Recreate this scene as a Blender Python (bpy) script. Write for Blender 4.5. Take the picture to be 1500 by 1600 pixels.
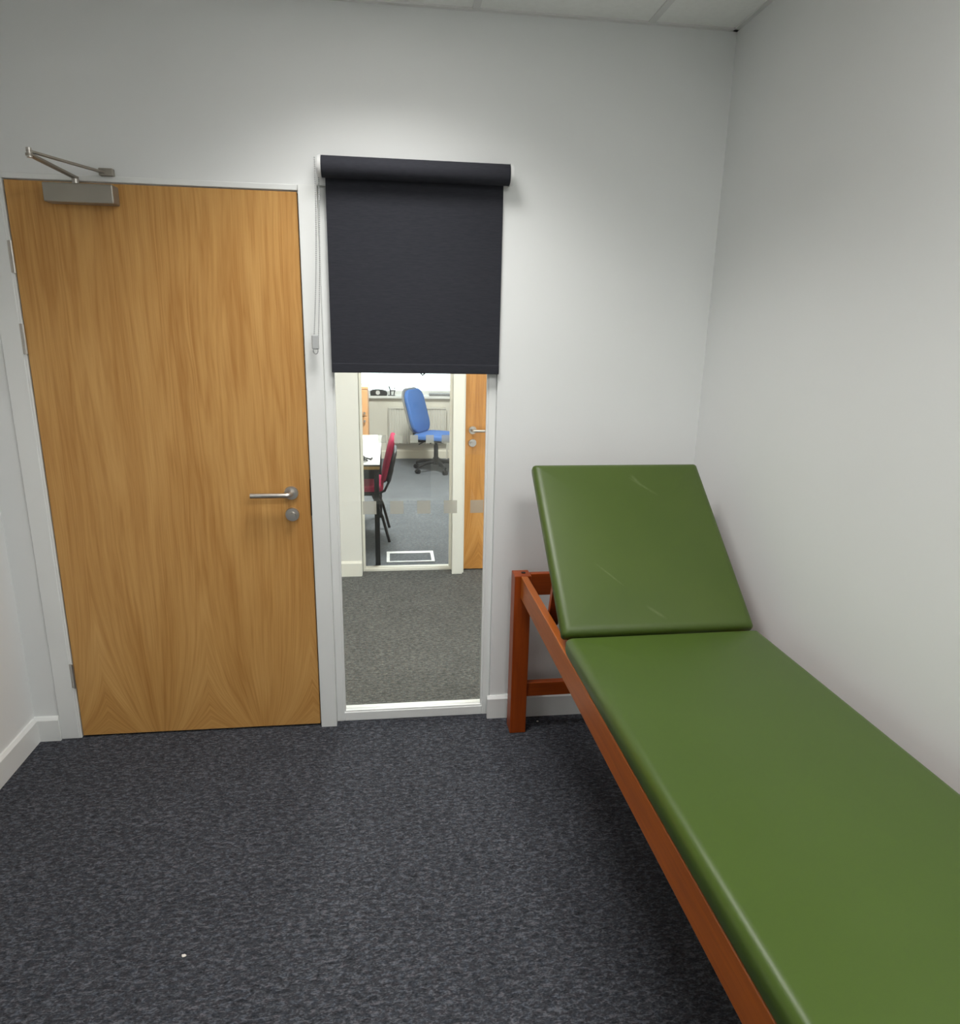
import bpy, bmesh, math, random
from mathutils import Vector, Matrix
random.seed(7)
for o in list(bpy.data.objects): bpy.data.objects.remove(o)
S = bpy.context.scene
COL = S.collection
PI = math.pi

# ------------------------------------------------------------------ camera
cam_d = bpy.data.cameras.new('camera'); cam = bpy.data.objects.new('camera', cam_d); COL.objects.link(cam)
yaw, pit, rol, FPX = .1306, -.2592, .0198, 1081.96
F = Vector((math.sin(yaw)*math.cos(pit), math.cos(yaw)*math.cos(pit), math.sin(pit)))
r_ = Vector((math.cos(yaw), -math.sin(yaw), 0)); u_ = r_.cross(F)
Rr = math.cos(rol)*r_ + math.sin(rol)*u_; Uu = -math.sin(rol)*r_ + math.cos(rol)*u_
m3 = Matrix((Rr, Uu, -F)).transposed()
cam.matrix_world = Matrix.Translation((1.2335, -2.6159, 1.608)) @ m3.to_4x4()
cam_d.sensor_fit = 'VERTICAL'; cam_d.sensor_height = 32.0; cam_d.lens = FPX/1600*32.0
cam_d.clip_start = .02; cam_d.clip_end = 100
S.camera = cam

# ------------------------------------------------------------------ world, exposure, main lights
S.view_settings.view_transform = 'Standard'; S.view_settings.look = 'None'
S.view_settings.gamma = 1.0; S.view_settings.exposure = 0.06; S.view_settings.use_curve_mapping = False
S.cycles.use_denoising = True
w = bpy.data.worlds.new('sky'); S.world = w; w.use_nodes = True
bg = w.node_tree.nodes['Background']; bg.inputs[0].default_value = (.86, .93, 1, 1); bg.inputs[1].default_value = 5.0
LUM_MAIN, LUM_REAR_FILL, LUM_HALL, LUM_OFF_FILL = 12.0, 29.0, 21.0, 130.0
SPREAD = math.radians(118)
def area(name, loc, sx, sy, power, col=(1, .985, .965), spread=PI, rot=(0, 0, 0), parent=None):
    d = bpy.data.lights.new(name, 'AREA'); d.shape = 'RECTANGLE'; d.size = sx; d.size_y = sy
    d.energy = power; d.color = col; d.spread = spread
    o = bpy.data.objects.new(name, d); COL.objects.link(o); o.location = loc; o.rotation_euler = rot
    if parent: o.parent = parent
    return o

# ------------------------------------------------------------------ material helpers
def lin(c):
    return tuple((v/12.92 if v <= .04045 else ((v+.055)/1.055)**2.4) for v in [x/255 for x in c]) + (1,)
class NT:
    def __init__(s, name):
        s.m = bpy.data.materials.new(name); s.m.use_nodes = True
        s.t = s.m.node_tree; s.b = s.t.nodes['Principled BSDF']; s.out = s.t.nodes['Material Output']
    def n(s, typ, **kw):
        nd = s.t.nodes.new(typ)
        for k, v in kw.items():
            if k.startswith('i_'):
                key = k[2:]; nd.inputs[int(key) if key.isdigit() else key.replace('_', ' ')].default_value = v
            else: setattr(nd, k, v)
        return nd
    def l(s, a, b): s.t.links.new(a, b)
    def math(s, op, a, b=None):
        nd = s.n('ShaderNodeMath', operation=op)
        for i, v in enumerate((a, b)):
            if v is None: continue
            if isinstance(v, (int, float)): nd.inputs[i].default_value = v
            else: s.l(v, nd.inputs[i])
        return nd.outputs[0]
    def ramp(s, fac, stops):
        nd = s.n('ShaderNodeValToRGB'); e = nd.color_ramp.elements
        while len(e) < len(stops): e.new(.5)
        for el, (p, c) in zip(e, stops): el.position = p; el.color = c
        s.l(fac, nd.inputs[0]); return nd.outputs[0]
    def mix(s, fac, a, b, blend='MIX'):
        nd = s.n('ShaderNodeMix', data_type='RGBA', blend_type=blend)
        for sock, v in ((nd.inputs[0], fac), (nd.inputs[6], a), (nd.inputs[7], b)):
            if isinstance(v, (int, float, tuple)): sock.default_value = v
            else: s.l(v, sock)
        return nd.outputs[2]
    def pos(s, obj=False):
        if obj: return s.n('ShaderNodeTexCoord').outputs['Object']
        return s.n('ShaderNodeNewGeometry').outputs['Position']
    def scale(s, v, sc):
        nd = s.n('ShaderNodeVectorMath', operation='MULTIPLY'); s.l(v, nd.inputs[0]); nd.inputs[1].default_value = sc
        return nd.outputs[0]
    def noise(s, v, scale, detail=2, rough=.5, dist=0):
        nd = s.n('ShaderNodeTexNoise'); s.l(v, nd.inputs['Vector'])
        nd.inputs['Scale'].default_value = scale; nd.inputs['Detail'].default_value = detail
        nd.inputs['Roughness'].default_value = rough; nd.inputs['Distortion'].default_value = dist
        return nd.outputs['Fac']
    def bump(s, h, strength=.2, dist=.002):
        nd = s.n('ShaderNodeBump'); nd.inputs['Strength'].default_value = strength; nd.inputs['Distance'].default_value = dist
        s.l(h, nd.inputs['Height']); s.l(nd.outputs[0], s.b.inputs['Normal'])
    def set(s, col=None, rough=.5, metal=0, spec=None):
        if col is not None:
            if isinstance(col, tuple): s.b.inputs['Base Color'].default_value = col
            else: s.l(col, s.b.inputs['Base Color'])
        s.b.inputs['Roughness'].default_value = rough; s.b.inputs['Metallic'].default_value = metal
        if spec is not None: s.b.inputs['Specular IOR Level'].default_value = spec
        return s.m

def plain(name, c, rough=.5, metal=0, var=.06, vscale=6, bump=0, bscale=200, spec=None):
    t = NT(name); p = t.pos()
    n = t.noise(p, vscale, 3)
    a = lin(c); d = tuple(v*(1-var) for v in a[:3])+(1,); e = tuple(min(1, v*(1+var)) for v in a[:3])+(1,)
    t.set(t.ramp(n, [(.3, d), (.7, e)]), rough, metal, spec)
    if bump: t.bump(t.noise(p, bscale, 2), bump, .001)
    return t.m

M = {}
M['wall'] = plain('painted_wall', (229, 231, 230), .85, var=.015, vscale=1.5, bump=.08, bscale=350, spec=.25)
M['hall_wall'] = plain('hall_paint', (218, 215, 205), .8, var=.015, vscale=1.5, bump=.06, bscale=350, spec=.25)
M['gloss_white'] = plain('white_gloss_paint', (232, 234, 232), .38, var=.015, vscale=3)
M['hall_trim'] = plain('cream_gloss_paint', (226, 222, 208), .4, var=.015, vscale=3)
M['ceiling_tile'] = plain('mineral_tile', (243, 244, 241), .95, var=.02, vscale=60, bump=.06, bscale=300, spec=.1)
M['grid'] = plain('grid_metal', (224, 224, 222), .5, var=.02)
M['steel'] = plain('satin_steel', (200, 196, 190), .38, 1.0, var=.04, vscale=20)
M['closer'] = plain('silver_closer', (158, 153, 143), .42, .55, var=.03, vscale=12)
M['dark_metal'] = plain('black_metal', (38, 38, 41), .45, .2, var=.05)
M['dark_plastic'] = plain('black_plastic', (34, 34, 36), .5, 0, var=.05)
M['blind'] = None
M['white_plastic'] = plain('white_plastic', (226, 227, 226), .4, var=.02)
M['chain'] = plain('chain_plastic', (172, 174, 174), .4, var=.04)
M['radiator'] = plain('radiator_enamel', (214, 212, 204), .4, var=.02)
M['grey_plastic'] = plain('grey_plastic', (126, 128, 130), .5, var=.05)
M['laminate'] = plain('white_laminate', (232, 232, 230), .35, var=.01)
M['edge_ply'] = plain('desk_edge_wood', (186, 152, 92), .5, var=.12, vscale=30)
M['rubber'] = plain('black_rubber', (22, 22, 24), .7, var=.05)
M['floor_box'] = plain('floor_box_white', (240, 240, 240), .4, var=.01)
M['crumb'] = plain('white_scrap', (226, 222, 214), .8, var=.05)
M['blue_cloth'] = plain('blue_fabric', (74, 114, 180), .85, var=.12, vscale=250, bump=.25, bscale=700, spec=.2)
M['red_cloth'] = plain('crimson_fabric', (168, 36, 76), .85, var=.14, vscale=250, bump=.25, bscale=700, spec=.2)

def mk_blind():
    t = NT('charcoal_blind_cloth'); p = t.pos()
    a = t.n('ShaderNodeTexWave', wave_type='BANDS', bands_direction='X'); a.inputs['Scale'].default_value = 380; t.l(p, a.inputs['Vector'])
    b = t.n('ShaderNodeTexWave', wave_type='BANDS', bands_direction='Z'); b.inputs['Scale'].default_value = 380; t.l(p, b.inputs['Vector'])
    h = t.math('ADD', a.outputs['Fac'], b.outputs['Fac'])
    n = t.noise(t.scale(p, (40, 40, 400)), 1, 2)
    t.set(t.ramp(n, [(.25, lin((42, 43, 49))), (.75, lin((50, 51, 57)))]), .85, 0, .2)
    t.bump(h, .12, .0004); return t.m
M['blind'] = mk_blind()

def mk_carpet(name, lo, mid, hi):
    t = NT(name); p = t.pos()
    n1 = t.noise(t.scale(p, (50, 105, 1)), 1, 3, .6, .8)
    n2 = t.noise(t.scale(p, (150, 260, 1)), 1, 2, .6)
    n3 = t.noise(p, 5, 2)
    f = t.math('ADD', t.math('MULTIPLY', n1, .62), t.math('MULTIPLY', n2, .38))
    c = t.ramp(f, [(.33, lo), (.5, mid), (.66, hi)])
    tint = t.ramp(t.noise(t.scale(p, (60, 90, 1)), 1, 1), [(.35, (1.05, .97, .97, 1)), (.5, (1, 1, 1, 1)), (.65, (.96, 1.0, 1.06, 1))])
    c = t.mix(1.0, c, tint, 'MULTIPLY')
    c = t.mix(1.0, c, t.ramp(n3, [(.3, (.93, .93, .93, 1)), (.7, (1.05, 1.05, 1.05, 1))]), 'MULTIPLY')
    t.set(c, .97, 0, .12); t.bump(f, .6, .004); return t.m
M['carpet'] = mk_carpet('charcoal_loop_carpet', lin((33, 35, 38)), lin((63, 65, 70)), lin((104, 106, 112)))
M['hall_carpet'] = mk_carpet('hall_loop_carpet', lin((64, 65, 64)), lin((97, 97, 94)), lin((134, 133, 128)))
M['office_carpet'] = mk_carpet('office_loop_carpet', lin((84, 88, 92)), lin((106, 110, 114)), lin((128, 132, 136)))

def mk_oak(name, light, mid, dark):
    """crown cut oak veneer, book matched leaves, vertical grain (object coordinates: x across, z up)"""
    t = NT(name); o = t.pos(True)
    sep = t.n('ShaderNodeSeparateXYZ'); t.l(o, sep.inputs[0])
    x, z = sep.outputs[0], sep.outputs[2]
    wob = t.noise(t.scale(o, (3, 1, 1.6)), 1, 2)
    xw = t.math('ADD', x, t.math('MULTIPLY', t.math('SUBTRACT', wob, .5), .035))
    pp = t.n('ShaderNodeMath', operation='PINGPONG'); t.l(t.math('ADD', xw, .1), pp.inputs[0]); pp.inputs[1].default_value = .2
    xm = pp.outputs[0]                                       # mirrored leaf coordinate 0 .. .2
    den = t.math('SUBTRACT', 1.0, t.math('MULTIPLY', t.math('POWER', 2.718, t.math('MULTIPLY', z, -4.2)), .74))
    u = t.math('DIVIDE', xm, den)
    comb = t.n('ShaderNodeCombineXYZ'); t.l(u, comb.inputs[0]); t.l(t.math('MULTIPLY', x, .25), comb.inputs[1]); t.l(z, comb.inputs[2])
    v = comb.outputs[0]
    fig = t.noise(t.scale(v, (10, 4, .55)), 1, 3, .5, .3)
    rings = t.math('ADD', t.math('MULTIPLY', t.math('SINE', t.math('MULTIPLY', fig, 46)), .5), .5)
    rg = t.math('POWER', rings, .6)
    comb2 = t.n('ShaderNodeCombineXYZ'); t.l(t.math('ADD', u, t.math('MULTIPLY', x, .5)), comb2.inputs[0]); t.l(z, comb2.inputs[2])
    fine = t.noise(t.scale(comb2.outputs[0], (150, 1, 4)), 1, 3, .6)
    broad = t.noise(t.scale(v, (7, 2, .9)), 1, 2)
    f = t.math('ADD', t.math('ADD', t.math('MULTIPLY', rg, .11), t.math('MULTIPLY', fine, .43)), t.math('MULTIPLY', broad, .46))
    c = t.ramp(f, [(.34, dark), (.52, mid), (.68, light)])
    t.set(c, .42, 0, .4); t.bump(fine, .05, .0006); return t.m
M['oak'] = mk_oak('oak_veneer', lin((212, 165, 100)), lin((200, 151, 86)), lin((178, 126, 64)))
M['oak2'] = mk_oak('oak_veneer_hall', lin((206, 150, 82)), lin((190, 132, 64)), lin((162, 106, 46)))

def mk_wood(name, light, dark, axis, rough=.4):
    t = NT(name); p = t.pos()
    sc = [38, 38, 38]; sc[axis] = 2.2
    n = t.noise(t.scale(p, tuple(sc)), 1, 4, .6, .8)
    n2 = t.noise(t.scale(p, tuple(v*4 for v in sc)), 1, 2)
    f = t.math('ADD', t.math('MULTIPLY', n, .7), t.math('MULTIPLY', n2, .3))
    t.set(t.ramp(f, [(.3, dark), (.7, light)]), rough, 0, .45); t.bump(n2, .05, .0005); return t.m
WL, WD = lin((168, 74, 14)), lin((134, 54, 6))
M['couch_wood_x'] = mk_wood('stained_beech_x', WL, WD, 0)
M['couch_wood_y'] = mk_wood('stained_beech_y', lin((182, 96, 20)), lin((150, 74, 12)), 1)
M['couch_wood_z'] = mk_wood('stained_beech_z', WL, WD, 2)
M['cabinet_wood'] = mk_wood('beech_laminate', lin((226, 176, 126)), lin((206, 150, 98)), 2)

def mk_vinyl():
    t = NT('green_vinyl'); o = t.pos(True)
    n = t.noise(o, 3.5, 3); g = t.noise(o, 420, 2); v = t.n('ShaderNodeTexVoronoi'); v.inputs['Scale'].default_value = 300; t.l(o, v.inputs['Vector'])
    c = t.ramp(n, [(.25, lin((61, 80, 23))), (.75, lin((68, 86, 27)))])
    # sparse pale scuffs
    sep = t.n('ShaderNodeSeparateXYZ'); t.l(o, sep.inputs[0])
    def scuff(x0, y0, x1, y1, wd):
        dx, dy = x1-x0, y1-y0; L = math.hypot(dx, dy); dx /= L; dy /= L
        ax = t.math('SUBTRACT', sep.outputs[0], x0); ay = t.math('SUBTRACT', sep.outputs[1], y0)
        s = t.math('ADD', t.math('MULTIPLY', ax, dx), t.math('MULTIPLY', ay, dy))
        q = t.math('ABSOLUTE', t.math('ADD', t.math('MULTIPLY', ax, -dy), t.math('MULTIPLY', ay, dx)))
        a = t.math('SUBTRACT', 1.0, t.math('DIVIDE', q, wd)); a.node.use_clamp = True
        b = t.math('MULTIPLY', t.math('MULTIPLY', s, t.math('SUBTRACT', L, s)), 4/(L*L)); b.node.use_clamp = True
        return t.math('MULTIPLY', a, b)
    tot = None
    for a in [(.33, .585, .42, .50, .006), (.14, .24, .22, .15, .004), (.27, .085, .33, .035, .007), (.34, .60, .37, .54, .009)]:
        q = scuff(*a); tot = q if tot is None else t.math('MAXIMUM', tot, q)
    br = t.noise(o, 90, 2)
    tot = t.math('MULTIPLY', t.math('MULTIPLY', tot, br), .32)
    c = t.mix(tot, c, lin((150, 160, 125)))
    t.set(c, .46, 0, .5)
    t.bump(t.math('ADD', v.outputs['Distance'], g), .07, .0006); return t.m
M['vinyl'] = mk_vinyl()
M['vinyl_plain'] = plain('green_vinyl_seat', (62, 83, 21), .38, 0, var=.035, vscale=4, bump=.07, bscale=420, spec=.5)

def mk_glass():
    t = NT('clear_glass'); n = t.t.nodes; n.remove(t.b)
    tr = t.n('ShaderNodeBsdfTransparent'); tr.inputs[0].default_value = (.95, .965, .955, 1)
    gl = t.n('ShaderNodeBsdfGlossy'); gl.inputs['Roughness'].default_value = .0
    fr = t.n('ShaderNodeFresnel'); fr.inputs[0].default_value = 1.45
    mx = t.n('ShaderNodeMixShader'); t.l(fr.outputs[0], mx.inputs[0]); t.l(tr.outputs[0], mx.inputs[1]); t.l(gl.outputs[0], mx.inputs[2])
    t.l(mx.outputs[0], t.out.inputs[0]); return t.m
M['glass'] = mk_glass()
def mk_frost():
    t = NT('frosted_film'); t.t.nodes.remove(t.b)
    d = t.n('ShaderNodeBsdfDiffuse'); d.inputs[0].default_value = lin((200, 198, 188))
    tl = t.n('ShaderNodeBsdfTranslucent'); tl.inputs[0].default_value = lin((200, 198, 188))
    tr = t.n('ShaderNodeBsdfTransparent')
    a = t.n('ShaderNodeMixShader'); a.inputs[0].default_value = .5; t.l(d.outputs[0], a.inputs[1]); t.l(tl.outputs[0], a.inputs[2])
    b = t.n('ShaderNodeMixShader'); b.inputs[0].default_value = .5; t.l(tr.outputs[0], b.inputs[1]); t.l(a.outputs[0], b.inputs[2])
    t.l(b.outputs[0], t.out.inputs[0]); return t.m
M['frost'] = mk_frost()
def mk_emit(name, c, s):
    t = NT(name); t.b.inputs['Base Color'].default_value = c; t.b.inputs['Emission Color'].default_value = c
    t.b.inputs['Emission Strength'].default_value = s; return t.m
M['diffuser'] = mk_emit('lit_diffuser', (1, .97, .93, 1), 2.0)

# ------------------------------------------------------------------ mesh helpers
def obj(name, bm, mat, parent=None, loc=(0, 0, 0), smooth=False):
    me = bpy.data.meshes.new(name)
    bmesh.ops.recalc_face_normals(bm, faces=bm.faces)
    bm.to_mesh(me); bm.free(); me.materials.append(M[mat] if isinstance(mat, str) else mat)
    if smooth:
        for p in me.polygons: p.use_smooth = True
        try: me.set_sharp_from_angle(angle=math.radians(35))
        except Exception: pass
    o = bpy.data.objects.new(name, me); COL.objects.link(o); o.location = loc
    if parent: o.parent = parent
    return o
def empty(name, loc=(0, 0, 0), rz=0):
    o = bpy.data.objects.new(name, None); COL.objects.link(o); o.location = loc; o.rotation_euler = (0, 0, rz); o.empty_display_size = .1
    return o
def tag(o, label=None, cat=None, group=None, kind=None):
    if label: o['label'] = label
    if cat: o['category'] = cat
    if group: o['group'] = group
    if kind: o['kind'] = kind
    return o
def st(o, label=None, cat=None): return tag(o, label, cat, kind='structure')
def B(*boxes, bev=0, seg=2):
    bm = bmesh.new()
    for (x0, x1, y0, y1, z0, z1) in boxes:
        r = bmesh.ops.create_cube(bm, size=1.0)
        for v in r['verts']:
            v.co = Vector((x0+(v.co.x+.5)*(x1-x0), y0+(v.co.y+.5)*(y1-y0), z0+(v.co.z+.5)*(z1-z0)))
    if bev: bmesh.ops.bevel(bm, geom=bm.edges[:], offset=bev, segments=seg, profile=.5, affect='EDGES')
    return bm
def cyl(bm, p0, p1, r0, r1=None, n=20):
    p0, p1 = Vector(p0), Vector(p1); d = p1-p0
    q = d.to_track_quat('Z', 'Y').to_matrix().to_4x4()
    bmesh.ops.create_cone(bm, cap_ends=True, cap_tris=False, segments=n, radius1=r0, radius2=r0 if r1 is None else r1, depth=d.length,
                          matrix=Matrix.Translation((p0+p1)/2) @ q)
    return bm
def tube(bm, pts, r, n=8, closed=False):
    pts = [Vector(p) for p in pts]; rings = []; N = len(pts)
    for i, p in enumerate(pts):
        a = pts[(i-1) % N] if (closed or i > 0) else p; b = pts[(i+1) % N] if (closed or i < N-1) else p
        t = (b-a).normalized(); ref = Vector((0, 0, 1)) if abs(t.z) < .9 else Vector((0, 1, 0))
        s = t.cross(ref).normalized(); q = s.cross(t)
        rr = r[i] if isinstance(r, (list, tuple)) else r
        rings.append([bm.verts.new(p+rr*(math.cos(2*PI*k/n)*s+math.sin(2*PI*k/n)*q)) for k in range(n)])
    for i in range(N if closed else N-1):
        A, C_ = rings[i], rings[(i+1) % N]
        for k in range(n): bm.faces.new((A[k], A[(k+1) % n], C_[(k+1) % n], C_[k]))
    if not closed: bm.faces.new(rings[0]); bm.faces.new(rings[-1][::-1])
    return bm
def loft(rings):
    bm = bmesh.new(); R = [[bm.verts.new(p) for p in r] for r in rings]; n = len(R[0])
    for a, b in zip(R, R[1:]):
        for k in range(n): bm.faces.new((a[k], a[(k+1) % n], b[(k+1) % n], b[k]))
    bm.faces.new(R[0][::-1]); bm.faces.new(R[-1]); return bm
def rrect(w, l, ins, rad, z, seg=5):
    """rounded rectangle 0..w by 0..l shrunk by ins"""
    x0, x1, y0, y1 = ins, w-ins, ins, l-ins; r = max(.001, min(rad-ins*.4, (x1-x0)/2.01, (y1-y0)/2.01)); pts = []
    for cx, cy, a0 in ((x1-r, y1-r, 0), (x0+r, y1-r, 90), (x0+r, y0+r, 180), (x1-r, y0+r, 270)):
        for k in range(seg+1):
            a = math.radians(a0+90*k/seg); pts.append((cx+r*math.cos(a), cy+r*math.sin(a), z))
    return pts
def cushion(w, l, t, rad=.02, edge=.022, crown=.008):
    prof = [(.008, 0), (.002, .006), (0, t*.35)]
    for k in range(1, 7):
        a = PI/2*k/6; prof.append((edge*(1-math.cos(a)), t*.5+(t*.5-crown)*math.sin(a)))
    for f in (.06, .12, .2, .27): prof.append((edge+f*min(w, l), t-crown+crown*math.sin(f/.27*PI/2)))
    return loft([rrect(w, l, i, rad, z) for i, z in prof])
def rot(o, **k): o.rotation_euler = k.get('e', (0, 0, 0)); return o

# ================================================================== STRUCTURE
XL, XR, YB, H = -.17, 2.443, -3.75, 2.619
WT = .11                                     # back wall thickness
DW, DT = .926, 2.045
WX0, WX1, WH = .988, 1.634, 2.07             # glazed opening beside the door
E1 = XR+.1
# floors
st(obj('floor', B((XL-.1, XR+.1, YB-.1, WT*.5, -.05, 0)), 'carpet'), 'dark charcoal speckled loop carpet of the treatment room', 'floor')
st(obj('floor_hall', B((-1.6, 4.2, WT*.5, 1.88, -.05, 0)), 'hall_carpet'), 'grey speckled carpet in the corridor beyond the glass', 'floor')
st(obj('floor_office', B((-1.0, 4.2, 1.88, 6.2, -.05, 0)), 'office_carpet'), 'pale grey carpet in the far office', 'floor')
# back wall with the door and window openings
st(obj('wall_back', B((XL-.1, -.03, 0, WT, 0, H), (-.03, WX0, 0, WT, DT+.021, H), (.955, WX0, 0, WT, 0, DT+.021),
    (WX0, WX1, 0, WT, WH, H), (WX1, XR+.1, 0, WT, 0, H)), 'wall'), 'white painted back wall with door and glazed opening', 'wall')
st(obj('wall_left', B((XL-.1, XL, YB, 0, 0, H)), 'wall'), 'white painted wall on the left of the door', 'wall')
st(obj('wall_right', B((XR, XR+.1, YB, 0, 0, H)), 'wall'), 'white painted wall on the right along the couch', 'wall')
st(obj('wall_front', B((XL-.1, XR+.1, YB-.1, YB, 0, H)), 'wall'), 'white painted wall behind the viewpoint', 'wall')
# baseboards
def skirting(x0, x1, y0, y1, axis):
    h, t = .102, .016
    if axis == 'x':   # runs along x, front towards -y at y0
        prof = [(0, 0), (-t, 0), (-t, h-.012), (-t+.009, h), (0, h)]
        return loft([[(x0, y0+a, b) for a, b in prof], [(x1, y0+a, b) for a, b in prof]])
    s = 1 if axis == 'y+' else -1
    prof = [(0, 0), (t*s, 0), (t*s, h-.012), ((t-.009)*s, h), (0, h)]
    return loft([[(x0+a, y0, b) for a, b in prof], [(x0+a, y1, b) for a, b in prof]])
st(obj('baseboard_left', skirting(XL, 0, YB, -.016, 'y+'), 'gloss_white'), 'white baseboard along the left wall', 'baseboard')
st(obj('baseboard_back_left', skirting(XL, -.078, 0, 0, 'x'), 'gloss_white'), 'short white baseboard between left corner and door', 'baseboard')
st(obj('baseboard_back_right', skirting(WX1-.012, XR, 0, 0, 'x'), 'gloss_white'), 'white baseboard behind the couch legs', 'baseboard')
st(obj('baseboard_right', skirting(XR, 0, YB, -.016, 'y-'), 'gloss_white'), 'white baseboard along the right wall under the couch', 'baseboard')
# door lining, post
fr = st(obj('trim_1', B((-.03, -.004, -.004, WT, 0, DT+.022), (-.004, DW+.004, -.004, WT, DT+.004, DT+.022), (DW+.004, DW+.03, -.004, WT, 0, DT+.022), bev=.0015, seg=1), 'gloss_white'),
   'narrow white lining around the oak door', 'trim')
st(obj('trim_2', B((-.078, -.012, -.006, 0, 0, DT+.022), bev=.002, seg=1), 'gloss_white'), 'flat white board beside the door hinges', 'trim')
st(obj('trim_3', B((DW+.006, WX0+.006, -.014, .0, 0, DT+.022), (WX0, WX0+.006, 0, .085, 0, WH)), 'gloss_white'), 'white post between door and glazed panel', 'trim')

# ceiling of the room: tiles in an exposed grid, each tile its own piece
ceil = st(obj('ceiling', B((XL-.1, XR+.1, YB-.1, 0, H+.03, H+.08)), 'ceiling_tile'), 'suspended ceiling of pale square tiles in a grid', 'ceiling')
gx = [XL]+[2.129-.6*i for i in range(3, -1, -1)]+[XR]
gy = [YB]+[-.35-.6*i for i in range(5, -1, -1)]+[0]
LUMS = [(1.229, -.65), (1.829, -2.45)]
for i in range(len(gx)-1):
    for j in range(len(gy)-1):
        cx, cy = (gx[i]+gx[i+1])/2, (gy[j]+gy[j+1])/2
        if any(abs(cx-a) < .05 and abs(cy-b) < .05 for a, b in LUMS): continue
        if gx[i+1]-gx[i] < .05 or gy[j+1]-gy[j] < .05: continue
        obj('ceiling_tile', B((gx[i]+.009, gx[i+1]-.009, gy[j]+.009, gy[j+1]-.009, H+.004, H+.02)), 'ceiling_tile', ceil)
for x in gx[1:-1]: obj('grid_bar', B((x-.012, x+.012, YB, 0, H, H+.006)), 'grid', ceil)
for y in gy[1:-1]: obj('grid_bar', B((XL, XR, y-.012, y+.012, H+.0005, H+.0065)), 'grid', ceil)
for bx in ((XL, XL+.018, YB, 0), (XR-.018, XR, YB, 0), (XL, XR, -.018, 0), (XL, XR, YB, YB+.018)):
    obj('wall_angle', B((*bx, H-.001, H+.006)), 'grid', ceil)
for (lx, ly), pw, lab in zip(LUMS, (LUM_MAIN, LUM_REAR_FILL), ('square recessed ceiling light above the door side of the room', 'unseen square ceiling light at the rear of the room, widened for ambient fill')):
    t = tag(empty('ceiling_light', (lx, ly, H)), lab, 'light', 'recessed ceiling lights')
    obj('frame', B((-.29, .29, -.29, -.262, -.006, .028), (-.29, .29, .262, .29, -.006, .028), (-.29, -.262, -.262, .262, -.006, .028), (.262, .29, -.262, .262, -.006, .028)), 'white_plastic', t)
    obj('diffuser', B((-.262, .262, -.262, .262, .006, .012)), 'diffuser', t)
    area('ceiling_light_lamp', (0, 0, -.004), .52, .52, pw, spread=SPREAD if ly > -1 else PI, parent=t)  # rear lamp is unseen, its spread opened wide to add ambient fill

# ------------------------------------------------------------------ door 1 (oak, with furniture)
d1 = st(empty('door_1', (0, 0, 0)), 'oak veneered flush door with steel lever and overhead closer', 'door')
obj('leaf', B((0, DW, 0, .044, .008, DT), bev=.0015, seg=1), 'oak', d1)
def lever(parent, x, y, z, dirx, ln=.135):
    """rose + lever on a face looking towards -y"""
    bm = bmesh.new(); cyl(bm, (x, y, z), (x, y-.009, z), .0265, .025, 32)
    rose = obj('handle_rose', bm, 'steel', parent, smooth=True)
    bm = bmesh.new()
    pts = [(x, y-.006, z), (x, y-.034, z)]
    for k in range(1, 6):
        a = PI/2*k/5; pts.append((x+dirx*.014*(1-math.cos(a)), y-.034-.014*math.sin(a), z))
    pts += [(x+dirx*(.014+(ln-.014)*k/4), y-.048, z) for k in range(1, 5)]
    tube(bm, pts, .0095, 14); obj('handle_lever', bm, 'steel', parent, smooth=True)
    zl = z-.084
    bm = bmesh.new(); cyl(bm, (x, y, zl), (x, y-.009, zl), .0265, .025, 32)
    lk = obj('lock_rose', bm, 'steel', parent, smooth=True)
    bm = bmesh.new(); cyl(bm, (x, y-.009, zl), (x, y-.018, zl), .0125, .0115, 20); cyl(bm, (x, y-.018, zl), (x, y-.028, zl), .004, .004, 10)
    bmesh.ops.create_cube(bm, size=1, matrix=Matrix.Translation((x, y-.026, zl)) @ Matrix.Diagonal((.026, .006, .012, 1)))
    obj('thumb_turn', bm, 'steel', lk, smooth=True)
lever(d1, .857, 0, .994, -1, .142)
for z0 in (1.757, 1.492, .222):
    bm = B((-.016, -.004, -.0055, .0, z0, z0+.102), bev=.001, seg=1)
    h = obj('hinge', bm, 'steel', d1)
    bm = bmesh.new(); cyl(bm, (-.002, -.006, z0), (-.002, -.006, z0+.102), .0055, None, 12); obj('knuckle', bm, 'steel', h, smooth=True)
obj('strike_plate', B((DW+.001, DW+.0045, -.006, .02, .905, 1.048)), 'dark_metal', d1)
dc = obj('door_closer', B((.138, .352, -.056, 0, 1.976, 2.034), bev=.004), 'closer', d1)
bm = bmesh.new(); cyl(bm, (.232, -.03, 2.034), (.232, -.03, 2.05), .011, None, 18); obj('spindle', bm, 'steel', dc, smooth=True)
# main arm swings out from the wall towards the room; forearm returns to the shoe on the lining
pv, el, sh = Vector((.232, -.03, 2.054)), Vector((.2185, -.294, 2.064)), Vector((.318, -.015, 2.066))
def flat_bar(a, b, wd, th):
    d = (b-a); L = d.length; bm = bmesh.new()
    q = d.to_track_quat('X', 'Z').to_matrix().to_4x4()
    bmesh.ops.create_cube(bm, size=1, matrix=Matrix.Translation((a+b)/2) @ q @ Matrix.Diagonal((L, wd, th, 1)))
    for p in (a, b): cyl(bm, p-Vector((0, 0, th/2)), p+Vector((0, 0, th/2)), wd/2*1.15, None, 16)
    bmesh.ops.recalc_face_normals(bm, faces=bm.faces); return bm
obj('main_arm', flat_bar(pv, el, .018, .006), 'closer', dc)
obj('forearm', flat_bar(el+Vector((0, 0, .009)), sh+Vector((0, 0, .009)), .013, .006), 'closer', dc)
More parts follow.
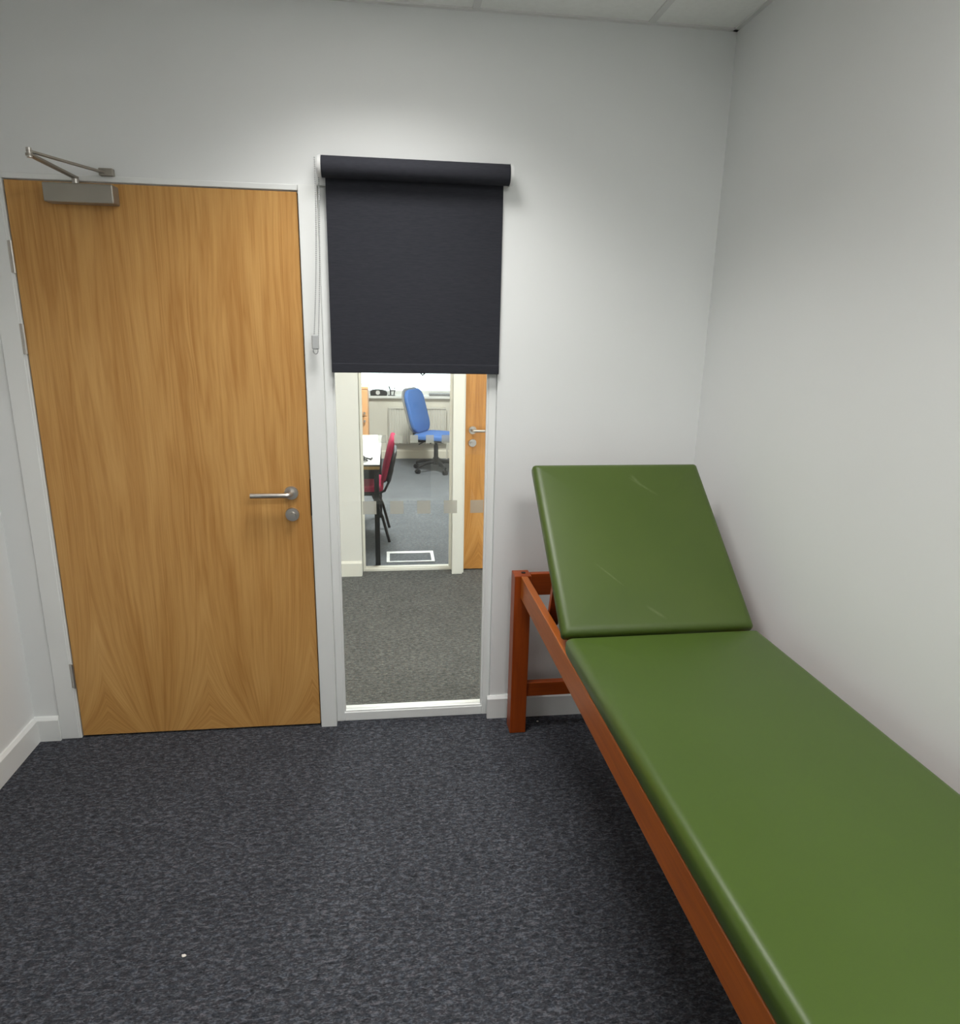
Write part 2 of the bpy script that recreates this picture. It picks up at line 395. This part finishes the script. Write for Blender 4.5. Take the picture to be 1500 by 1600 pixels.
bm = bmesh.new(); cyl(bm, el-Vector((0, 0, .008)), el+Vector((0, 0, .018)), .0075, None, 14); obj('elbow_pin', bm, 'steel', dc, smooth=True)
obj('arm_shoe', B((.302, .346, -.022, -.001, 2.066, 2.088), bev=.002), 'closer', dc)

# ------------------------------------------------------------------ window 1 (full height glazed panel with film squares)
def glazed(name, x0, x1, yf, depth, top, fw, label, mat, zsq, first, count, pitch, sq, rail=.04):
    wn = st(empty(name, (0, 0, 0)), label, 'window')
    obj('window_frame', B((x0, x0+fw, yf, yf+depth, 0, top), (x1-fw, x1, yf, yf+depth, 0, top), (x0+fw, x1-fw, yf, yf+depth, 0, rail), (x0+fw, x1-fw, yf, yf+depth, top-fw, top), bev=.002, seg=1), mat, wn)
    obj('glazing_bead', B((x0+fw, x0+fw+.006, yf+.006, yf+.02, rail, top-fw), (x1-fw-.006, x1-fw, yf+.006, yf+.02, rail, top-fw), (x0+fw+.006, x1-fw-.006, yf+.004, yf+.02, rail, rail+.006)), mat, wn)
    g = obj('glass_pane', B((x0+fw-.004, x1-fw+.004, yf+.026, yf+.034, rail-.004, top-fw+.004)), 'glass', wn)
    for k in range(count):
        x = first+pitch*k
        obj('film_square', B((x-sq/2, x+sq/2, yf+.0252, yf+.0258, zsq-sq/2, zsq+sq/2)), 'frost', g)
    return wn
glazed('window_1', WX0+.006, WX1, .022, .06, WH, .03, 'narrow full height glazed panel beside the oak door', 'gloss_white', .919, 1.146, 5, .106, .053)

# ------------------------------------------------------------------ corridor
st(obj('ceiling_hall', B((-1.6, 4.2, WT, 1.8, H, H+.05)), 'ceiling_tile'), 'pale ceiling of the corridor', 'ceiling')
FY = 1.80; FX0, FX1 = 1.034, 1.632
FDX = 1.712
st(obj('wall_hall', B((-1.6, FX0-.002, FY, FY+.14, 0, H), (FX0-.002, 4.2, FY, FY+.14, 2.09, H), (FX1, FX1+.064, FY, FY+.14, 0, 2.09), (2.68, 4.2, FY, FY+.14, 0, 2.09)), 'hall_wall'), 'cream wall across the corridor', 'wall')
st(obj('wall_hall_left', B((-1.7, -1.6, 0, FY, 0, H)), 'hall_wall'), 'wall closing the left end of the corridor', 'wall')
st(obj('wall_hall_right', B((4.2, 4.3, 0, FY, 0, H)), 'hall_wall'), 'wall closing the right end of the corridor', 'wall')
st(obj('baseboard_hall', skirting(-1.6, FX0-.004, FY, 0, 'x'), 'hall_trim'), 'cream baseboard across the corridor', 'baseboard')
st(obj('trim_4', B((FX1-.004, FX1+.066, FY-.016, FY, 0, 2.1), bev=.002, seg=1), 'hall_trim'), 'cream post between far door and far glazing', 'trim')
st(obj('trim_5', B((FX1+.064, FDX-.003, FY+.01, FY+.14, 0, 2.09), (FDX-.003, 2.65, FY+.01, FY+.14, 2.05, 2.09), (2.645, 2.68, FY+.01, FY+.14, 0, 2.09)), 'hall_trim'), 'cream lining around the far oak door', 'trim')
glazed('window_2', FX0, FX1, FY+.075, .06, 2.09, .012, 'narrow full height glazed panel across the corridor', 'hall_trim', .901, 1.175, 5, .1035, .052, .02)
d2 = st(empty('door_2', (FDX, FY+.06, 0)), 'oak door with steel lever across the corridor', 'door')
obj('leaf', B((0, .926, 0, .044, .008, 2.045), bev=.0015, seg=1), 'oak2', d2)
lever(d2, .05, 0, .965, 1, .14)
hl = tag(empty('ceiling_light', (1.4, .95, H)), 'ceiling light in the corridor beyond the glazed panel', 'light', 'recessed ceiling lights')
obj('frame', B((-.31, .31, -.31, -.28, -.012, 0), (-.31, .31, .28, .31, -.012, 0), (-.31, -.28, -.28, .28, -.012, 0), (.28, .31, -.28, .28, -.012, 0)), 'white_plastic', hl)
obj('diffuser', B((-.28, .28, -.28, .28, -.008, 0)), 'diffuser', hl)
area('ceiling_light_lamp', (0, 0, -.014), .54, .54, LUM_HALL, col=(1, .95, .86), parent=hl)

# ------------------------------------------------------------------ far office
OY = 6.08; OX0, OX1 = -.6, 3.6; SILL = .785
st(obj('ceiling_office', B((OX0, OX1, FY+.14, OY, H, H+.05)), 'ceiling_tile'), 'pale ceiling of the far office', 'ceiling')
st(obj('wall_office_left', B((OX0-.1, OX0, FY+.14, OY, 0, H)), 'hall_wall'), 'white wall on the left of the far office', 'wall')
st(obj('wall_office_right', B((OX1, OX1+.1, FY+.14, OY, 0, H)), 'hall_wall'), 'white wall on the right of the far office', 'wall')
VX0, VX1 = .2, 2.9
st(obj('wall_office_back', B((OX0, OX1, OY, OY+.2, 0, SILL-.03), (OX0, VX0, OY, OY+.2, SILL-.03, H), (VX1, OX1, OY, OY+.2, SILL-.03, H), (VX0, VX1, OY, OY+.2, 2.3, H)), 'hall_wall'), 'pale wall below the bright office window', 'wall')
st(obj('baseboard_office', skirting(OX0, OX1, OY, 0, 'x'), 'hall_trim'), 'white baseboard below the office window', 'baseboard')
w3 = st(empty('window_3'), 'wide bright window of the far office', 'window')
obj('window_frame', B((VX0, VX1, OY+.12, OY+.18, SILL, SILL+.05), (VX0, VX1, OY+.12, OY+.18, 2.25, 2.3), (VX0, VX0+.05, OY+.12, OY+.18, SILL+.05, 2.25), (VX1-.05, VX1, OY+.12, OY+.18, SILL+.05, 2.25)), 'gloss_white', w3)
obj('glass_pane', B((VX0+.05, VX1-.05, OY+.148, OY+.152, SILL+.05, 2.25)), 'glass', w3)
obj('window_sill', B((VX0-.04, VX1+.04, OY-.06, OY+.12, SILL-.03, SILL), bev=.004), 'gloss_white', w3)
pt = area('window_daylight', ((VX0+VX1)/2, OY+.19, 1.55), 2.6, 1.4, 1, rot=(-PI/2, 0, 0)); pt.data.cycles.is_portal = True
ol = tag(empty('ceiling_light', (1.45, 3.6, H)), 'added unseen ceiling light brightening the far office', 'light', 'recessed ceiling lights')  # added lamp with no visible source, lifts the office brightness
obj('frame', B((-.31, .31, -.31, -.28, -.012, 0), (-.31, .31, .28, .31, -.012, 0), (-.31, -.28, -.28, .28, -.012, 0), (.28, .31, -.28, .28, -.012, 0)), 'white_plastic', ol)
obj('diffuser', B((-.28, .28, -.28, .28, -.008, 0)), 'diffuser', ol)
area('ceiling_light_lamp', (0, 0, -.014), .54, .54, LUM_OFF_FILL, parent=ol)

# radiator
rd = tag(empty('radiator', (1.56, OY-.06, .2)), 'white panel radiator under the far office window', 'radiator')
bm = bmesh.new(); n = 22; wv = .70
outl = [(-wv/2, 0)]
for k in range(n):
    a = -wv/2+wv*k/n; s = wv/n
    outl += [(a+.15*s, -.022), (a+.5*s, -.022), (a+.65*s, -.012), (a+.95*s, -.012)]
outl += [(wv/2, -.012), (wv/2, 0)]
obj('panel', loft([[(x, y, .0) for x, y in outl], [(x, y, .43) for x, y in outl]]), 'radiator', rd)
obj('top_grille', B((-.355, .355, -.03, .055, .43, .445), bev=.003, seg=1), 'radiator', rd)
obj('back_panel', B((-.35, .35, .012, .03, 0, .43)), 'radiator', rd)
for s in (-1, 1):
    bm = bmesh.new(); tube(bm, [(s*.37, 0, .03), (s*.37, 0, -.2)], .008, 8); obj('pipe', bm, 'radiator', rd, smooth=True)
    obj('bracket', B((s*.3-.015, s*.3+.015, .03, .06, .05, .38)), 'radiator', rd)
    obj('end_panel', B((s*.352-.004, s*.352+.004, -.024, .03, -.002, .43)), 'radiator', rd)

# objects on the sill
t = tag(empty('tape_dispenser', (1.09, OY-.0, SILL)), 'low dark rounded item with pale notch on the office window sill', 'desk item')
prof = [(-.10, 0), (.10, 0), (.105, .035), (.09, .058), (.05, .072), (-.02, .076), (-.08, .07), (-.105, .05)]
obj('body', loft([[(x, -.035, z) for x, z in prof], [(x, .035, z) for x, z in prof]]), 'dark_plastic', t)
bm = bmesh.new(); cyl(bm, (-.01, -.037, .038), (-.01, .037, .038), .026, None, 18); obj('tape_roll', bm, 'white_plastic', t, smooth=True)
t = tag(empty('phone_stand', (1.245, OY+.0, SILL)), 'small dark spindly stand on the office window sill beside the rounded item', 'stand')
obj('base', B((-.045, .045, -.03, .03, 0, .008), bev=.002), 'dark_plastic', t)
bm = bmesh.new(); tube(bm, [(-.01, 0, .006), (-.012, 0, .06), (-.03, 0, .115)], .008, 8); tube(bm, [(-.012, 0, .06), (.045, 0, .062), (.04, 0, .1)], .008, 8); tube(bm, [(.03, 0, .006), (.04, 0, .06)], .006, 8)
obj('bracket', bm, 'dark_plastic', t, smooth=True)
t = tag(empty('laptop', (1.84, OY+.01, SILL)), 'closed flat grey slab lying on the office window sill', 'laptop')
obj('base', B((-.13, .13, -.05, .09, .0, .016), bev=.003), 'grey_plastic', t)
obj('lid', B((-.13, .13, -.05, .09, .017, .028), bev=.003), 'grey_plastic', t)

# beech cupboard
t = tag(empty('cupboard', (.80, 4.6, 0)), 'pale orange beech cupboard with small knobs behind the white desk', 'cupboard')
obj('body', B((-.2, .2, .02, .45, .06, .985), bev=.002, seg=1), 'cabinet_wood', t)
obj('plinth', B((-.19, .19, .04, .44, 0, .06)), 'dark_plastic', t)
obj('top', B((-.205, .205, -.002, .455, .985, 1.01), bev=.003, seg=1), 'cabinet_wood', t)
for z0, z1, zk in ((.715, .98, .745), (.065, .71, .665)):
    d = obj('door', B((-.197, .197, 0, .02, z0, z1), bev=.002, seg=1), 'cabinet_wood', t)
    bm = bmesh.new(); cyl(bm, (.165, 0, zk), (.165, -.012, zk), .006, None, 10); cyl(bm, (.165, -.012, zk), (.165, -.024, zk), .014, .012, 14)
    obj('knob', bm, 'steel', d, smooth=True)

# white desk
DZ = .715
t = tag(empty('desk', (0, 0, 0)), 'white topped desk with black legs close behind the far glazed panel', 'desk')
obj('desk_top', B((.33, 1.155, 1.985, 3.3, DZ-.004, DZ)), 'laminate', t)
obj('edge_band', B((.33, 1.156, 1.984, 3.301, DZ-.012, DZ-.004)), 'dark_plastic', t)
obj('top_board', B((.332, 1.154, 1.986, 3.298, DZ-.034, DZ-.012)), 'edge_ply', t)
obj('apron', B((.36, 1.12, 2.0, 2.02, DZ-.1, DZ-.034), (.36, 1.12, 3.26, 3.28, DZ-.1, DZ-.034), (.36, .38, 2.02, 3.26, DZ-.1, DZ-.034), (1.10, 1.12, 2.02, 3.26, DZ-.1, DZ-.034)), 'dark_metal', t)
for x in (.345, 1.115):
    for y in (1.995, 3.25):
        obj('leg', B((x, x+.034, y, y+.034, 0, DZ-.034), bev=.002, seg=1), 'dark_metal', t)
bm = bmesh.new()
tube(bm, [(1.03+.04*math.cos(a)*(1-.04*a), 2.10+.05*math.sin(a)*(1-.03*a), DZ+.006+.002*a) for a in [k*.4 for k in range(40)]]+[(1.09, 2.14, DZ+.008), (1.10, 2.2, DZ+.006)], .006, 6)
tag(obj('cable', bm, 'dark_plastic', smooth=True), 'small coil of black cable on the white desk', 'cable')

# crimson side chair (faces the desk, -x)
t = tag(empty('side_chair', (.99, 2.74, 0)), 'crimson upholstered chair with black frame at the white desk', 'chair')
def pad(name, w_, l_, th, mat, parent, loc, e, rad=.05, edge=.02, crown=.006):
    o = obj(name, cushion(w_, l_, th, rad, edge, crown), mat, parent, loc, True); o.rotation_euler = e; return o
# local: +x towards the back of the chair
pad('seat', .42, .44, .055, 'red_cloth', t, (-.24, -.22, .40), (0, 0, 0))
pad('seat_pan', .40, .42, .018, 'dark_plastic', t, (-.23, -.21, .382), (0, 0, 0), .05, .008, .001)
ang = math.radians(-76)
bp = pad('backrest', .34, .42, .04, 'red_cloth', t, (.195, -.21, .465), (0, ang, 0), .07, .015, .006)
pad('back_shell', .25, .40, .035, 'dark_plastic', t, (.228, -.20, .455), (0, ang, 0), .07, .015, .002)
for s in (-1, 1):
    y = s*.2
    bm = bmesh.new(); tube(bm, [(.10, y, .375), (.17, y, .20), (.22, y, 0)], .011, 8); obj('leg', bm, 'dark_metal', t, smooth=True)
    bm = bmesh.new(); tube(bm, [(-.10, y, .375), (-.17, y, .2), (-.21, y, 0)], .011, 8); obj('leg', bm, 'dark_metal', t, smooth=True)
    bm = bmesh.new(); tube(bm, [(-.12, s*.19, .376), (.12, s*.19, .376), (.19, s*.17, .40), (.225, s*.15, .47), (.25, s*.14, .56)], .011, 8); obj('back_upright', bm, 'dark_metal', t, smooth=True)

# blue swivel chair
t = tag(empty('office_chair', (1.745, 5.28, 0), math.radians(-28)), 'blue upholstered swivel chair on black five star base', 'chair')
for k in range(5):
    a = 2*PI*k/5+.5
    ex, ey = .27*math.cos(a), .27*math.sin(a)
    bm = bmesh.new(); tube(bm, [(.03*math.cos(a), .03*math.sin(a), .115), (.6*ex, .6*ey, .105), (ex, ey, .075)], [.024, .02, .015], 8); lg = obj('base_arm', bm, 'dark_plastic', t, smooth=True)
    bm = bmesh.new(); px, py = -math.sin(a), math.cos(a)
    for s in (-1, 1): cyl(bm, (ex+px*.006*s, ey+py*.006*s, .027), (ex+px*.024*s, ey+py*.024*s, .027), .027, .025, 16)
    cyl(bm, (ex, ey, .027), (ex, ey, .08), .008, None, 8)
    obj('castor', bm, 'rubber', lg, smooth=True)
bm = bmesh.new(); cyl(bm, (0, 0, .08), (0, 0, .16), .04, .034, 18); cyl(bm, (0, 0, .16), (0, 0, .3), .026, None, 18); cyl(bm, (0, 0, .3), (0, 0, .36), .018, None, 14)
obj('gas_column', bm, 'dark_metal', t, smooth=True)
obj('tilt_mechanism', B((-.13, .12, -.07, .07, .335, .385), bev=.01), 'dark_plastic', t)
bm = bmesh.new(); tube(bm, [(0, -.07, .355), (.02, -.2, .35)], .007, 6); tube(bm, [(-.1, -.07, .35), (-.12, -.2, .33)], .007, 6); obj('adjuster_lever', bm, 'dark_plastic', t, smooth=True)
pad('seat', .46, .48, .065, 'blue_cloth', t, (-.2, -.24, .385), (0, 0, 0), .09, .03, .01)
bm = bmesh.new(); tube(bm, [(-.1, 0, .35), (-.24, 0, .33), (-.275, 0, .38), (-.27, 0, .50), (-.31, 0, .62)], [.02, .02, .022, .022, .02], 8); obj('back_bar', bm, 'dark_plastic', t, smooth=True)
an2 = math.radians(-101)
bk = pad('backrest', .50, .44, .06, 'blue_cloth', t, (-.245, -.22, .455), (0, an2, 0), .12, .03, .015)
bk.rotation_euler = (0, math.radians(-105), 0)
# the cushion's top face looks forward (+x): flip about its own long axis
bk.rotation_euler = (PI, math.radians(-105+0), 0)
bk.location = (-.19, .22, .435)
bs = pad('back_shell', .52, .46, .025, 'grey_plastic', t, (0, 0, 0), (0, 0, 0), .12, .01, .004)
bs.rotation_euler = (PI, math.radians(-105), 0); bs.location = (-.214, .23, .432)

# floor box
t = tag(empty('floor_box', (1.36, 2.165, 0)), 'white framed rectangular floor socket box just behind the far glazed panel', 'floor box')
obj('frame', B((-.17, .17, -.118, -.10, 0, .006), (-.17, .17, .075, .118, 0, .006), (-.17, -.148, -.10, .075, 0, .006), (.148, .17, -.10, .075, 0, .006)), 'floor_box', t)
obj('lid', B((-.148, .148, -.10, .075, 0, .004)), 'office_carpet', t)

# ================================================================== ROLLER BLIND
bl = tag(empty('roller_blind', (0, 0, 2.12)), 'charcoal roller blind half lowered over the glazed panel', 'blind')
BX0, BX1, BZ, BY, BR = 1.016, 1.650, 0.0, -.042, .034
bm = bmesh.new(); cyl(bm, (BX0, BY, BZ), (BX1, BY, BZ), BR, None, 40); obj('roller_tube', bm, 'blind', bl, smooth=True)
bm = bmesh.new()
prof = [(-.0095, .0), (-.0095, -.64)]
obj('blind_fabric', B((BX0+.008, BX1-.014, -.0105, -.0095, -.645, .012)), 'blind', bl)
bm = B((BX0+.008, BX1-.014, -.016, -.004, -.677, -.643), bev=.003); obj('bottom_bar', bm, 'blind', bl)
bm = bmesh.new(); tube(bm, [(1.345, -.01, -.676), (1.352, -.01, -.684), (1.36, -.01, -.676)], .003, 6); obj('pull_tab', bm, 'dark_plastic', bl, smooth=True)
for x, s in ((BX0, -1), (BX1, 1)):
    bm = bmesh.new(); cyl(bm, (x+s*.001, BY, BZ), (x+s*.012, BY, BZ), .037, .033, 28)
    for v in B((min(x+s*.001, x+s*.006), max(x+s*.001, x+s*.006), BY, 0, -.03, .03)).verts: pass
    r = bmesh.ops.create_cube(bm, size=1)
    for v in r['verts']: v.co = Vector((x+s*(.001+(v.co.x+.5)*.006), BY+(v.co.y+.5)*(-BY), v.co.z*.06))
    obj('bracket', bm, 'white_plastic', bl, smooth=True)
# bead chain loop
bm = bmesh.new(); CX = BX0-.016
path = []
zt, zb = .02, -.60
for k in range(95): path.append(Vector((CX-.030*(k/94)**2-.004, BY-.028+.012*(k/94), zt+(zb-zt)*k/94)))
for k in range(1, 8):
    a = PI*k/8; path.append(Vector((CX-.034+.008*(1-math.cos(a)), BY-.016+.0*a, zb-.010*math.sin(a))))
for k in range(95): path.append(Vector((CX+.004-.022*(1-k/94)**2, BY-.016+.044*(1-k/94)*0+.03*(k/94), zb+(zt-zb)*k/94)))
for p in path: bmesh.ops.create_icosphere(bm, subdivisions=1, radius=.0027, matrix=Matrix.Translation(p))
ch = obj('control_chain', bm, 'chain', bl, smooth=True)
bm = bmesh.new(); tube(bm, path, .0009, 5); obj('chain_cord', bm, 'chain', ch, smooth=True)
obj('chain_weight', B((CX-.038, CX-.014, BY-.024, BY-.010, zb+.005, zb+.055), bev=.004), 'chain', ch)

# ================================================================== TREATMENT COUCH
X0, X1, YH, YF = 1.738, 2.338, -.058, -2.12
RT, RB = .685, .595
cc = tag(empty('treatment_couch', ((X0+X1)/2, (YH+YF)/2, 0), .014), 'green vinyl treatment couch with raised backrest on stained wooden frame', 'couch')
ox, oy = -(X0+X1)/2, -(YH+YF)/2
def CB(name, box, mat, bev=.003, parent=None):
    x0, x1, y0, y1, z0, z1 = box
    return obj(name, B((x0+ox, x1+ox, y0+oy, y1+oy, z0, z1), bev=bev), mat, parent or cc)
for x in (X0-.024, X1-.042):
    for y in (YH-.072, YF):
        lg = CB('leg', (x, x+.066, y, y+.072, 0, RT), 'couch_wood_z')
        if y > -1:
            bm = bmesh.new(); cyl(bm, (x+.04+ox, y+.036+oy, RT-.002), (x+.04+ox, y+.036+oy, RT+.0025), .0085, None, 16)
            obj('bolt', bm, 'rubber', lg, smooth=True)
for x in (X0, X1-.026): CB('side_rail', (x, x+.026, YF+.072, YH-.0725, RB, RT), 'couch_wood_y')
for y in (YH-.05, YF+.02): CB('cross_rail', (X0+.042, X1-.042, y, y+.026, RB, RT), 'couch_wood_x')
for y in (YH-.06, YF+.03): CB('stretcher', (X0+.042, X1-.042, y, y+.03, .158, .218), 'couch_wood_x')
CB('cross_rail', (X0+.026, X1-.026, -.84, -.80, RB, RT-.002), 'couch_wood_x')
CB('base_board', (X0+.027, X1-.027, YF+.02, -.845, RT-.02, RT-.001), 'couch_wood_y', .001)
HY = -.79
st_ = .062
sc = obj('seat_cushion', cushion(X1-X0+.006, abs(YF)-abs(HY)+.009, st_, .012, .026, .006), 'vinyl_plain', cc, (X0-.003+ox, YF-.01+oy, RT+.001), True)
ang = math.radians(39.3)
bl_ = .655
bc = obj('backrest_cushion', cushion(X1-X0+.006, bl_, .052, .012, .028, .005), 'vinyl', cc, (0, 0, 0), True)
bc.rotation_euler = (ang, 0, 0)
# front lower edge of the raised cushion sits just above the seat cushion
n_ = Vector((0, -math.sin(ang), math.cos(ang)))
front = Vector((X0-.006+ox, HY+oy, RT+st_+.001))
bc.location = front - n_*.052
bd = obj('back_board', B((.02, X1-X0-.02, .0, bl_-.02, -.016, 0)), 'couch_wood_x', cc)
bd.rotation_euler = (ang, 0, 0); bd.location = bc.location
# notched props holding up the backrest
dv = Vector((0, math.cos(ang), math.sin(ang)))
for x in (X0+.05, X1-.075):
    a = bc.location + dv*.30 - n_*.016 + Vector((x-X0+.006, 0, 0)); b = Vector((x+ox, -.44+oy, RB+.03))
    d = b-a; bm = bmesh.new(); q = d.to_track_quat('Z', 'X').to_matrix().to_4x4()
    bmesh.ops.create_cube(bm, size=1, matrix=Matrix.Translation((a+b)/2) @ q @ Matrix.Diagonal((.022, .035, d.length, 1)))
    obj('support_prop', bm, 'couch_wood_z', cc)
    CB('prop_rack', (x-.024, x-.002, -.62, -.40, RB+.005, RB+.045), 'dark_metal', .002)

# ------------------------------------------------------------------ scraps on the carpet
def scrap(x, y, label, s):
    bm = bmesh.new(); bmesh.ops.create_icosphere(bm, subdivisions=1, radius=s)
    for v in bm.verts: v.co = Vector((v.co.x*random.uniform(.8, 1.5), v.co.y*random.uniform(.7, 1.1), v.co.z*.4+s*.35))
    tag(obj('paper_scrap', bm, 'crumb', None, (x, y, .001)), label, 'scrap', 'white scraps on the carpet')
scrap(.675, -1.077, 'tiny white scrap on the open carpet in front of the door', .006)
scrap(1.833, -.06, 'tiny white scrap on the carpet under the couch head', .005)
